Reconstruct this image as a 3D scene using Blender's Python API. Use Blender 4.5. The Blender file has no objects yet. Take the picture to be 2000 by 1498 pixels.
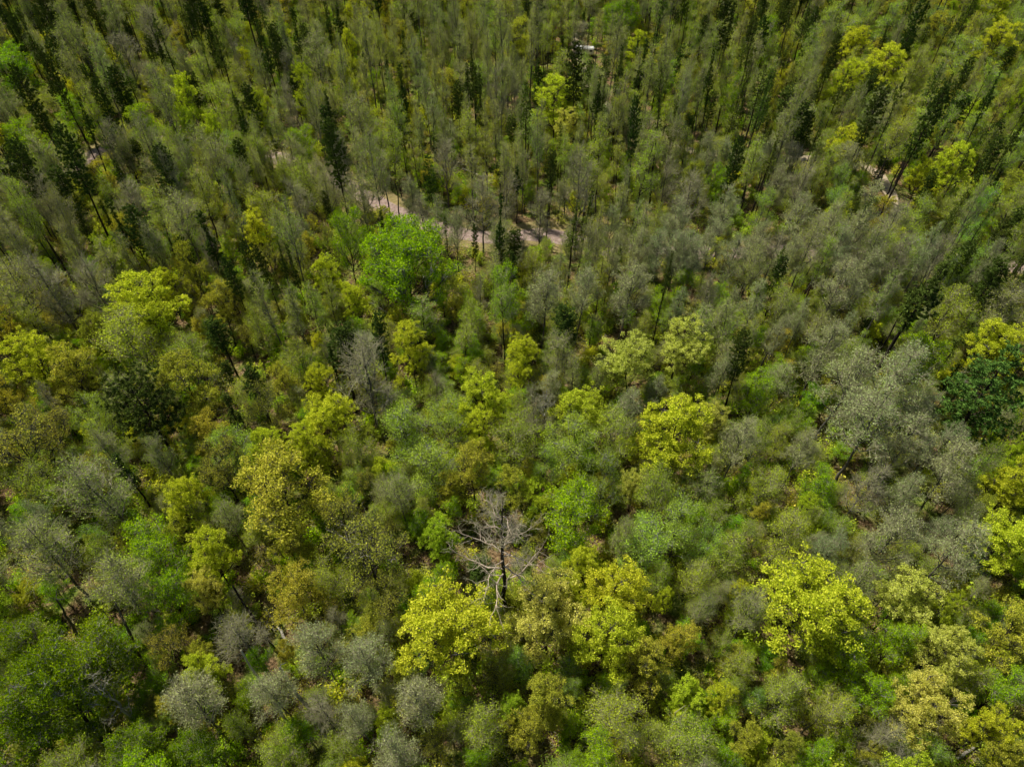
import bpy, math, random
import numpy as np
from math import radians as R_

random.seed(7)
rng = np.random.default_rng(7)
scene = bpy.context.scene
COL = scene.collection

# ------------------------------------------------------------------ camera
F = 1333.0; CAMZ = 75.0; PITCH = R_(47.0)
cp, sp = math.cos(PITCH), math.sin(PITCH)
cam_d = bpy.data.cameras.new('camera'); cam_d.lens = 24.0; cam_d.sensor_width = 36.0
cam_d.clip_end = 6000; cam_d.clip_start = 0.5
cam = bpy.data.objects.new('camera', cam_d); COL.objects.link(cam)
cam.location = (0, 0, CAMZ); cam.rotation_euler = (R_(90) - PITCH, 0, 0)
scene.camera = cam

def unproj(px, py, z=0.0):
    a = (px - 1000) / F; b = (749 - py) / F
    d = (a, cp + b * sp, -sp + b * cp)
    t = (z - CAMZ) / d[2]
    return d[0] * t, d[1] * t, t            # x, y, depth
def proj(x, y, z):
    z = z - CAMZ
    dep = y * cp - z * sp
    return 1000 + F * x / dep, 749 - F * (y * sp + z * cp) / dep, dep

# ------------------------------------------------------------------ world, sun
SUN_EL, SUN_AZ = R_(57), R_(-50)            # azimuth measured from +Y towards +X
w = bpy.data.worlds.new('World'); scene.world = w; w.use_nodes = True
nt = w.node_tree; bg = nt.nodes['Background']
sky = nt.nodes.new('ShaderNodeTexSky'); sky.sky_type = 'NISHITA'; sky.sun_disc = False
sky.sun_elevation = SUN_EL; sky.sun_rotation = SUN_AZ
nt.links.new(sky.outputs[0], bg.inputs[0]); bg.inputs[1].default_value = 0.062
sl = bpy.data.lights.new('sun', 'SUN'); sl.energy = 5.0; sl.angle = R_(0.53); sl.color = (1.0, 0.94, 0.78)
so = bpy.data.objects.new('sun', sl); COL.objects.link(so)
so.rotation_euler = (R_(90) - SUN_EL, 0, math.pi - SUN_AZ); so.location = (0, 0, 200)
scene.view_settings.view_transform = 'Standard'; scene.view_settings.look = 'None'
scene.view_settings.exposure = 0
scene.render.engine = 'CYCLES'
cy = scene.cycles
cy.max_bounces = 3; cy.diffuse_bounces = 2; cy.glossy_bounces = 1; cy.transmission_bounces = 3
cy.transparent_max_bounces = 4
cy.use_denoising = True
cy.use_adaptive_sampling = True; cy.adaptive_threshold = .035; cy.adaptive_min_samples = 20
cy.debug_use_spatial_splits = True

# ------------------------------------------------------------------ materials
def N(nt, t, **kw):
    n = nt.nodes.new(t)
    for k, v in kw.items(): setattr(n, k, v)
    return n
def leaf_mat(name, col, trans=(1.35, 1.25, 0.5), tw=0.38, vary=0.5, alt=None, altamt=0.3, gloss=0.01):
    m = bpy.data.materials.new(name); m.use_nodes = True; nt = m.node_tree; nt.nodes.clear(); L = nt.links
    out = N(nt, 'ShaderNodeOutputMaterial')
    at = N(nt, 'ShaderNodeAttribute', attribute_name='shade')
    oi = N(nt, 'ShaderNodeObjectInfo')
    tc = N(nt, 'ShaderNodeTexCoord')
    nz = N(nt, 'ShaderNodeTexNoise'); nz.inputs['Scale'].default_value = 0.45; nz.inputs['Detail'].default_value = 2
    L.new(tc.outputs['Object'], nz.inputs['Vector'])
    base = N(nt, 'ShaderNodeMix', data_type='RGBA')
    base.inputs[6].default_value = (*col, 1)
    a = alt or (col[0] * 1.5, col[1] * 1.15, col[2] * .8)
    base.inputs[7].default_value = (*a, 1)
    ad = N(nt, 'ShaderNodeMath', operation='ADD'); L.new(nz.outputs['Fac'], ad.inputs[0]); L.new(at.outputs['Fac'], ad.inputs[1])
    mr = N(nt, 'ShaderNodeMapRange'); mr.inputs[1].default_value = .7; mr.inputs[2].default_value = 1.35
    mr.inputs[3].default_value = 0; mr.inputs[4].default_value = altamt * 2
    L.new(ad.outputs[0], mr.inputs[0]); L.new(mr.outputs[0], base.inputs[0])
    hs = N(nt, 'ShaderNodeHueSaturation')
    L.new(base.outputs[2], hs.inputs['Color'])
    h = N(nt, 'ShaderNodeMapRange'); h.inputs[3].default_value = .488; h.inputs[4].default_value = .512
    L.new(oi.outputs['Random'], h.inputs[0]); L.new(h.outputs[0], hs.inputs['Hue'])
    v = N(nt, 'ShaderNodeMapRange'); v.inputs[3].default_value = 1 - vary; v.inputs[4].default_value = 1 + vary
    L.new(at.outputs['Fac'], v.inputs[0]); L.new(v.outputs[0], hs.inputs['Value'])
    mu = N(nt, 'ShaderNodeMix', data_type='RGBA', blend_type='MULTIPLY'); mu.inputs[0].default_value = 1
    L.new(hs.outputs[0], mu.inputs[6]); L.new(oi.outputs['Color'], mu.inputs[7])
    tm = N(nt, 'ShaderNodeMix', data_type='RGBA', blend_type='MULTIPLY'); tm.inputs[0].default_value = 1
    tm.inputs[7].default_value = (*trans, 1); L.new(mu.outputs[2], tm.inputs[6])
    df = N(nt, 'ShaderNodeBsdfDiffuse'); tr = N(nt, 'ShaderNodeBsdfTranslucent'); gl = N(nt, 'ShaderNodeBsdfGlossy')
    gl.inputs['Roughness'].default_value = .45; gl.inputs['Color'].default_value = (.9, .95, 1, 1)
    L.new(mu.outputs[2], df.inputs[0]); L.new(tm.outputs[2], tr.inputs[0])
    m1 = N(nt, 'ShaderNodeMixShader'); m1.inputs[0].default_value = tw
    L.new(df.outputs[0], m1.inputs[1]); L.new(tr.outputs[0], m1.inputs[2])
    m2 = N(nt, 'ShaderNodeMixShader'); m2.inputs[0].default_value = gloss
    L.new(m1.outputs[0], m2.inputs[1]); L.new(gl.outputs[0], m2.inputs[2])
    L.new((m2 if gloss > .02 else m1).outputs[0], out.inputs[0])
    return m
def bark_mat(name, c1, c2, scale=3.0):
    m = bpy.data.materials.new(name); m.use_nodes = True; nt = m.node_tree; L = nt.links
    b = nt.nodes['Principled BSDF']; b.inputs['Roughness'].default_value = .9
    b.inputs['Specular IOR Level'].default_value = .15
    tc = N(nt, 'ShaderNodeTexCoord'); mp = N(nt, 'ShaderNodeMapping'); mp.inputs['Scale'].default_value = (1, 1, .35)
    nz = N(nt, 'ShaderNodeTexNoise'); nz.inputs['Scale'].default_value = scale; nz.inputs['Detail'].default_value = 5
    cr = N(nt, 'ShaderNodeValToRGB'); cr.color_ramp.elements[0].position = .38; cr.color_ramp.elements[1].position = .66
    cr.color_ramp.elements[0].color = (*c1, 1); cr.color_ramp.elements[1].color = (*c2, 1)
    L.new(tc.outputs['Object'], mp.inputs[0]); L.new(mp.outputs[0], nz.inputs['Vector'])
    L.new(nz.outputs['Fac'], cr.inputs[0]); L.new(cr.outputs[0], b.inputs['Base Color'])
    return m
LM = {
 'Y': leaf_mat('leaf_yellow', (.53, .64, .026), altamt=.55, alt=(.74, .76, .07), vary=.4),
 'G': leaf_mat('leaf_gold', (.50, .53, .045), alt=(.66, .60, .09), altamt=.5),
 'P': leaf_mat('leaf_pale', (.64, .67, .10), alt=(.78, .75, .20), altamt=.5, vary=.35),
 'M': leaf_mat('leaf_vivid', (.29, .53, .010), alt=(.50, .64, .014)),
 'g': leaf_mat('leaf_soft_green', (.46, .58, .038), alt=(.62, .72, .07)),
 'b': leaf_mat('leaf_blue_green', (.42, .60, .065), alt=(.54, .70, .10)),
 'a': leaf_mat('leaf_silver', (.48, .54, .21), trans=(1.1, 1.15, .6), alt=(.56, .61, .33), tw=.35, vary=.28, gloss=.0),
 'o': leaf_mat('leaf_olive', (.46, .58, .08), alt=(.58, .66, .14)),
 'd': leaf_mat('leaf_bronze', (.47, .50, .06), alt=(.60, .52, .09)),
 'k': leaf_mat('needle_dark', (.078, .118, .024), trans=(1.1, 1.1, .6), tw=.15, alt=(.12, .165, .033)),
 'w': leaf_mat('needle_green', (.10, .19, .04), trans=(1, 1.1, .6), tw=.15, alt=(.16, .28, .05)),
 'j': leaf_mat('needle_olive', (.17, .225, .038), trans=(1.1, 1.1, .6), tw=.15, alt=(.15, .19, .04)),
}
LM['A'] = LM['a']; LM['O'] = LM['o']
BM = {
 'dark': bark_mat('bark_dark', (.022, .018, .015), (.06, .05, .042)),
 'grey': bark_mat('bark_grey', (.07, .066, .055), (.17, .16, .14)),
 'twig': bark_mat('bark_twig', (.31, .29, .175), (.50, .47, .32)),
 'pale': bark_mat('bark_pale', (.22, .20, .17), (.55, .52, .47)),
 'silver': bark_mat('bark_silver', (.16, .16, .15), (.50, .50, .47)),
 'pine': bark_mat('bark_pine', (.018, .014, .012), (.055, .042, .034)),
 'dead': bark_mat('bark_dead', (.34, .27, .21), (.70, .58, .46), 5),
 'backlit': bark_mat('bark_backlit', (.018, .015, .013), (.06, .048, .04)),  # near-black: backlit shade of the dead trunk put into its bark colour
}

# ------------------------------------------------------------------ mesh building
class MB:
    def __init__(s): s.v = []; s.f = []; s.sh = []; s.n = 0; s.mi = []
    def add(s, v, f, shade=None, mi=0):
        v = np.asarray(v, float).reshape(-1, 3); f = np.asarray(f, int).reshape(-1, 4)
        s.v.append(v); s.f.append(f + s.n); s.n += len(v)
        s.sh.append(np.full(len(v), .5) if shade is None else np.asarray(shade, float))
        s.mi.append(np.full(len(f), mi))
    def mesh(s, name, mats):
        V = np.concatenate(s.v); Fc = np.concatenate(s.f); n = len(Fc)
        me = bpy.data.meshes.new(name)
        me.vertices.add(len(V)); me.vertices.foreach_set('co', V.astype(np.float32).ravel())
        me.loops.add(n * 4); me.loops.foreach_set('vertex_index', Fc.astype(np.int32).ravel())
        me.polygons.add(n); me.polygons.foreach_set('loop_start', np.arange(n, dtype=np.int32) * 4)
        me.polygons.foreach_set('material_index', np.concatenate(s.mi).astype(np.int32))
        for m in (mats if isinstance(mats, (list, tuple)) else [mats]): me.materials.append(m)
        a = me.attributes.new('shade', 'FLOAT', 'POINT'); a.data.foreach_set('value', np.concatenate(s.sh).astype(np.float32))
        me.update(calc_edges=True)
        return me
def nrm(v): return v / np.maximum(np.linalg.norm(v, axis=-1, keepdims=True), 1e-9)
def basis(d):
    d = nrm(d); up = np.where(np.abs(d[..., 2:3]) > .9, np.array([1., 0, 0]), np.array([0, 0, 1.]))
    u = nrm(np.cross(d, up)); return u, np.cross(d, u)
def tubes(mb, P, Rr, sides=4, mi=0):
    """P: (n, k, 3) paths, Rr: (n, k) radii: all paths at once"""
    P = np.asarray(P, float); Rr = np.asarray(Rr, float); n, k, _ = P.shape
    T = np.empty_like(P); T[:, 1:-1] = P[:, 2:] - P[:, :-2]; T[:, 0] = P[:, 1] - P[:, 0]; T[:, -1] = P[:, -1] - P[:, -2]
    u, v = basis(T)
    an = np.arange(sides) * 2 * np.pi / sides
    V = P[:, :, None] + Rr[:, :, None, None] * (np.cos(an)[None, None, :, None] * u[:, :, None] + np.sin(an)[None, None, :, None] * v[:, :, None])
    i = np.arange(n)[:, None, None] * k * sides; j = np.arange(k - 1)[None, :, None] * sides; s = np.arange(sides)[None, None]; s2 = (s + 1) % sides
    q = np.stack([i + j + s + 0 * s, i + j + s2, i + j + sides + s2, i + j + sides + s], -1)
    mb.add(V.reshape(-1, 3), q.reshape(-1, 4), mi=mi)
def bez(A, B, C, k):
    t = np.linspace(0, 1, k)[None, :, None]
    return (1 - t) ** 2 * A[:, None] + 2 * t * (1 - t) * B[:, None] + t * t * C[:, None]
def leaves(mb, P, size, rg, upb=.6, asp=.6, dirs=None, jit=.35):
    n = len(P); s = size * (1 + jit * rg.standard_normal(n)).clip(.4, 1.9)
    nm = nrm(rg.standard_normal((n, 3)) + np.array([0, 0, upb]))
    if dirs is None: dd = rg.standard_normal((n, 3))
    else: dd = dirs
    u = nrm(dd - (dd * nm).sum(1, keepdims=True) * nm); v = np.cross(nm, u)
    h = s[:, None] * .5
    V = np.stack([P - u * h, P + v * h * asp, P + u * h, P - v * h * asp], 1)
    sh = np.repeat(rg.random(n), 4)
    mb.add(V.reshape(-1, 3), np.arange(n * 4).reshape(-1, 4), sh)

def broadleaf(seed, leaf, bark, twigb, H, R, cb, nlobe, lr, npuff, pr, nleaf, ls, ntwig, top='dome',
              tr=.17, leaf_up=1.0, asp=.65, fork=False, twl=1.0, branch_r=.035, twig_r=.011, flat=.75):
    """returns (trunk mesh, crown mesh or None): limbs to lobes, branches to puffs, twigs, leaves"""
    rg = np.random.default_rng(seed)
    wood = MB(); lv = MB()
    lean = rg.normal(0, .02, 2)
    kz = 9; z = np.linspace(0, 1, kz)
    topz = H * (.78 if top == 'dome' else .93)
    tp = np.stack([lean[0] * z * H + rg.normal(0, .07, kz) * (z > 0), lean[1] * z * H + rg.normal(0, .07, kz) * (z > 0), z * topz], 1)
    trr = tr * (1.25 - .25 * np.minimum(z * 8, 1)) * (1 - .82 * z)
    tubes(wood, tp[None], trr[None], 7)
    def tpos(zz):
        return np.stack([np.interp(zz, tp[:, 2], tp[:, 0]), np.interp(zz, tp[:, 2], tp[:, 1]), zz], -1)
    zc0 = H * cb
    # lobe centres
    L = []
    tries = 0
    while len(L) < nlobe and tries < 4000:
        tries += 1
        t = rg.random() ** .8
        zz = zc0 + lr * .5 + t * (H - zc0 - lr * 1.1)
        q = (zz - zc0) / (H - zc0)
        if top == 'dome': prof = math.sqrt(max(0, 1 - ((q - .42) / .62) ** 2))
        elif top == 'oval': prof = math.sin(math.pi * min(1, .12 + .88 * q) ** .9) ** .7 * (1 - .25 * q)
        else: prof = (1 - q) ** .6 * min(1, .45 + q * 3)
        rad = max(0, R * prof - lr * .55) * (rg.random() ** .55)
        a = rg.random() * 6.283
        c = np.array([rad * math.cos(a), rad * math.sin(a), zz]) + tpos(np.array([zz]))[0] * [1, 1, 0]
        if all(np.linalg.norm((c - l) * [1, 1, 1.1]) > lr * .92 for l in L): L.append(c)
    L = np.array(L); nl = len(L)
    horiz = np.linalg.norm(L[:, :2], axis=1)
    z0 = np.clip(L[:, 2] - horiz * (.75 + .5 * rg.random(nl)) - .8, H * cb * .75, topz * .97)
    A = tpos(z0)
    Bm = A + (L - A) * [[.62, .62, .30]] + rg.normal(0, .25, (nl, 3))
    lp = bez(A, Bm, L, 6) + np.concatenate([np.zeros((nl, 1, 3)), rg.normal(0, .07, (nl, 4, 3)), np.zeros((nl, 1, 3))], 1)
    r0 = np.interp(z0, tp[:, 2], trr) * .62
    tubes(wood, lp, r0[:, None] * np.linspace(1, .38, 6)[None] + .01, 5)
    # puffs
    lobr = lr * (.8 + .4 * rg.random(nl))
    d = nrm(rg.standard_normal((nl, npuff, 3)) + [0, 0, .35])
    rr = lobr[:, None] * (rg.random((nl, npuff)) ** .4)
    PU = L[:, None] + d * rr[..., None] * [1, 1, flat]
    st = lp[np.arange(nl)[:, None], rg.integers(3, 6, (nl, npuff))]
    PU = PU.reshape(-1, 3); st = st.reshape(-1, 3); npf = len(PU)
    mid = (PU + st) / 2 + rg.normal(0, .12, (npf, 3)) + [0, 0, -.1]
    bp = bez(st, mid, PU, 4)
    tubes(wood, bp, branch_r * np.array([1, .75, .5, .3])[None] * (.7 + .6 * rg.random((npf, 1))), 3, mi=1)
    # twigs
    if ntwig:
        o = np.repeat(PU, ntwig, 0); base = np.repeat(bp[:, 2], ntwig, 0)
        dd = nrm(nrm(o - base) * .7 + rg.standard_normal(o.shape) * .6 + [0, 0, .35])
        b0 = base + (o - base) * rg.random((len(o), 1))
        ln = pr * twl * (.6 + .9 * rg.random((len(o), 1)))
        e = b0 + dd * ln
        tubes(wood, np.stack([b0, (b0 + e) / 2 + rg.normal(0, .04, o.shape), e], 1), np.tile([twig_r, twig_r * .8, twig_r * .45], (len(o), 1)), 3, mi=1)
    if nleaf:
        o = np.repeat(PU, nleaf, 0); n = len(o)
        g = nrm(rg.standard_normal((n, 3)) + [0, 0, .25]) * (rg.random((n, 1)) ** .5) * pr
        g[:, 2] *= .7
        leaves(lv, o + g, ls, rg, leaf_up, asp)
    me = wood.mesh('trunk', [BM[bark], BM[twigb]])
    for p in me.polygons: pass
    return me, (lv.mesh('crown', LM[leaf]) if nleaf else None)

def conifer(seed, leaf, bark, H, R, cb, gap, nbr, tuft_n, tuft_l, tr=.2, up=.25, prof='cone', dead_low=True, spread=.8, step=.45, tw=.045):
    rg = np.random.default_rng(seed); wood = MB(); lv = MB()
    kz = 10; z = np.linspace(0, 1, kz)
    tp = np.stack([rg.normal(0, .05, kz) * (z > 0) + rg.normal(0, .015) * z * H, rg.normal(0, .05, kz) * (z > 0) + rg.normal(0, .015) * z * H, z * H * .985], 1)
    tubes(wood, tp[None], (tr * (1 - .93 * z) + .01)[None], 7)
    zz = H * cb; A = []; C = []
    while zz < H * .98:
        q = (zz - H * cb) / (H - H * cb)
        if prof == 'cone': ln = R * (1 - q) ** .75 * min(1, .55 + 2.2 * q)
        elif prof == 'round': ln = R * math.sqrt(max(.02, 1 - ((q - .4) / .63) ** 2))
        else: ln = R * (.55 + .45 * math.sin(q * 9 + seed)) * (1 - q) ** .5
        nb = max(2, int(nbr + rg.integers(-1, 2)))
        a0 = rg.random() * 6.28
        for i in range(nb):
            if rg.random() < .15: continue
            a = a0 + i * 6.283 / nb + rg.normal(0, .25); l = max(.25, ln * (.55 + .6 * rg.random()))
            b = np.array([np.interp(zz, tp[:, 2], tp[:, 0]), np.interp(zz, tp[:, 2], tp[:, 1]), zz + rg.normal(0, .08)])
            A.append(b); C.append(b + [math.cos(a) * l, math.sin(a) * l, l * (up + .35 * q + rg.normal(0, .08))])
        zz += gap * (.75 + .5 * rg.random())
    A = np.array(A); C = np.array(C); n = len(A)
    M = (A + C) / 2 + [0, 0, -.08] + rg.normal(0, .06, (n, 3))
    bp = bez(A, M, C, 5); ln = np.linalg.norm(C - A, axis=1)
    tubes(wood, bp, (.012 + .012 * ln)[:, None] * np.array([1, .8, .6, .45, .25])[None], 3, mi=1)
    if dead_low:                              # short dead stubs down the trunk
        m = 16; zs = H * (.18 + (cb - .15) * rg.random(m)); an = rg.random(m) * 6.28; l = .4 + 1.1 * rg.random(m)
        a = np.stack([np.interp(zs, tp[:, 2], tp[:, 0]), np.interp(zs, tp[:, 2], tp[:, 1]), zs], 1)
        c = a + np.stack([np.cos(an) * l, np.sin(an) * l, -.1 * l], 1)
        tubes(wood, np.stack([a, (a + c) / 2, c], 1), np.tile([.022, .016, .008], (m, 1)), 3, mi=1)
    # tufts along the outer part of each branch and on side twigs
    T = []; D = []
    for i in range(n):
        m = max(1, int(ln[i] / step * 1.6))
        t = 1 - .72 * rg.random(m) ** 1.2
        pos = bp[i, 0] + (bp[i, -1] - bp[i, 0]) * t[:, None]
        dr = nrm(C[i] - A[i]); side = np.cross(dr, [0, 0, 1])
        off = side * rg.normal(0, spread * .42, (m, 1)) * ln[i] * .45 + [0, 0, 1] * rg.normal(.04, .07, (m, 1))
        T.append(pos + off); D.append(np.tile(dr, (m, 1)))
    T = np.concatenate(T); D = np.concatenate(D)
    o = np.repeat(T, tuft_n, 0); dd = np.repeat(D, tuft_n, 0)
    nd = nrm(dd * .6 + rg.standard_normal(o.shape) * .75 + [0, 0, .45])
    leaves(lv, o + nd * tuft_l * .5, tuft_l, rg, 0.2, .28, dirs=nd, jit=.25)
    return wood.mesh('trunk', [BM[bark], BM['pine']]), lv.mesh('crown', LM[leaf])

PROTO = {}
def P_(key, lst, R, H): PROTO[key] = (lst, R, H)
NV = 4
def oakv(leaf, s0, **kw):
    o = dict(H=15, R=4.6, cb=.36, nlobe=24, lr=1.45, npuff=19, pr=.44, nleaf=60, ls=.145, ntwig=2, branch_r=.04)
    o.update(kw)
    return [broadleaf(s0 + i, leaf, 'dark', 'grey', **o) for i in range(NV)]
P_('Y', oakv('Y', 100), 4.6, 15)
P_('P', oakv('P', 120, nlobe=25, nleaf=54, ls=.14), 4.6, 15)
P_('G', oakv('G', 140, nlobe=18, npuff=22, pr=.5, nleaf=42, ls=.145, ntwig=4), 4.6, 15)
P_('d', oakv('d', 160, nlobe=17, npuff=20, pr=.6, nleaf=18, ls=.15, ntwig=7), 4.6, 15)
P_('M', [broadleaf(200 + i, 'M', 'dark', 'pale', 16, 4.6, .28, 22, 1.6, 24, .62, 24, .18, 3) for i in range(NV)], 4.6, 16)
P_('V', [broadleaf(210 + i, 'M', 'dark', 'silver', 18, 7.4, .25, 46, 1.7, 22, .7, 26, .2, 2, branch_r=.05) for i in range(2)], 7.4, 18)
P_('g', [broadleaf(220 + i, 'g', 'grey', 'twig', 14, 4.1, .22, 19, 1.5, 17, .85, 28, .118, 4, top='dome' if i % 2 else 'oval', tr=.13, leaf_up=1.0, twl=.9) for i in range(NV)], 4.1, 14)
P_('b', [broadleaf(240 + i, 'b', 'grey', 'silver', 14, 4.0, .22, 20, 1.4, 17, .75, 34, .12, 2, top='dome' if i % 2 else 'oval', tr=.13, leaf_up=1.0) for i in range(NV)], 4.0, 14)
P_('a', [broadleaf(260 + i, 'a', 'grey', 'twig', 17, 3.7, .40, 17, 1.35, 19, .65, 16, .11, 7, top='oval', tr=.15, asp=.8, leaf_up=.8, flat=1.0) for i in range(NV)], 3.7, 17)
P_('o', [broadleaf(280 + i, 'o', 'grey', 'twig', 17.5, 3.5, .42, 16, 1.4, 17, .85, 18, .108, 7, top='oval', tr=.15, leaf_up=.9, flat=1.1, twl=.9) for i in range(NV)], 3.5, 17)
P_('r', [broadleaf(300 + i, 'o', 'grey', 'twig', 16, 3.5, .32, 14, 1.3, 15, .9, 4, .1, 8, top='oval', tr=.17, flat=1.1, twl=1.1, twig_r=.012) for i in range(NV)], 3.5, 16)
P_('A', [broadleaf(320 + i, 'a', 'grey', 'twig', 20, 2.5, .5, 13, 1.15, 17, .55, 15, .13, 5, top='oval', tr=.17, asp=.8, leaf_up=.8, flat=1.1) for i in range(NV)], 2.5, 20)
P_('O', [broadleaf(340 + i, 'o', 'grey', 'twig', 20, 2.4, .5, 13, 1.15, 16, .7, 15, .125, 6, top='oval', tr=.17, leaf_up=.9, flat=1.1) for i in range(NV)], 2.4, 20)
P_('E', [broadleaf(360 + i, 'g', 'dark', 'twig', 19, 2.7, .46, 14, 1.2, 17, .7, 19, .135, 4, top='oval', tr=.17, leaf_up=1.0) for i in range(NV)], 2.7, 19)
P_('k', [conifer(400 + i, 'k', 'pine', 20, 1.8, .5, .40, 6, 17, .29, prof='round' if i % 2 else 'mix', step=.42) for i in range(NV)], 1.75, 20)
P_('j', [conifer(420 + i, 'j', 'pine', 20, 1.7, .54, .46, 5, 14, .27, prof='mix' if i % 2 else 'cone') for i in range(NV)], 1.7, 20)
P_('w', [conifer(440 + i, 'w', 'pine', 17, 4.2, .22, .75, 5, 12, .34, prof='cone', up=.08, dead_low=False, step=.3) for i in range(2)], 4.2, 17)
P_('R', [conifer(460 + i, 'k', 'pine', 16, 4.3, .38, .7, 6, 30, .42, prof='round', up=.3, step=.95, tr=.2, spread=1.2) for i in range(2)], 4.3, 16)
KIND = dict(A='aspen_tree', O='aspen_tree', E='birch_tree', Y='oak_tree', P='oak_tree', G='oak_tree', d='oak_tree', M='maple_tree', V='maple_tree', g='birch_tree', b='birch_tree',
            a='aspen_tree', o='aspen_tree', r='bare_tree', k='pine_tree', j='pine_tree', w='white_pine_tree', R='red_pine_tree')
CAT = dict(oak_tree='oak tree', maple_tree='maple tree', birch_tree='birch tree', aspen_tree='aspen tree', bare_tree='bare tree',
           pine_tree='pine tree', white_pine_tree='pine tree', red_pine_tree='pine tree')

# ------------------------------------------------------------------ the layout
TREES = []      # dict(t, x, y, r, H, hero)
def hero(t, px, py, rp, H=None, lift=0.0):
    H0 = PROTO[t][2]
    cf = .66 if t not in 'kjwR' else .6
    h = H or H0
    for _ in range(3):
        x, y, dep = unproj(px, py, h * cf)
        r = rp * dep / F
        if H is None: h = H0 * min(1.12 if t in 'YPG' else 1.3, max(.55, (r / PROTO[t][1]) ** .45))
    TREES.append(dict(t=t, x=x, y=y, r=r * (1.14 if t in 'YPGM' else 1.06), H=h, hero=True, rot=random.random() * 6.283))
def pine(t, bx, by, tx, ty, rp=14):
    """a tall pine given by the foot and tip of its trunk"""
    x, y, dep = unproj(bx, by, 0)
    h = 10.0
    lo, hi = 4.0, 30.0
    for _ in range(30):
        h = (lo + hi) / 2
        if proj(x, y, h)[1] > ty: lo = h
        else: hi = h
    h = min(24, max(9, h))
    TREES.append(dict(t=t, x=x, y=y, r=rp * .85 * dep / F, H=h, hero=True, rot=random.random() * 6.283))

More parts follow.
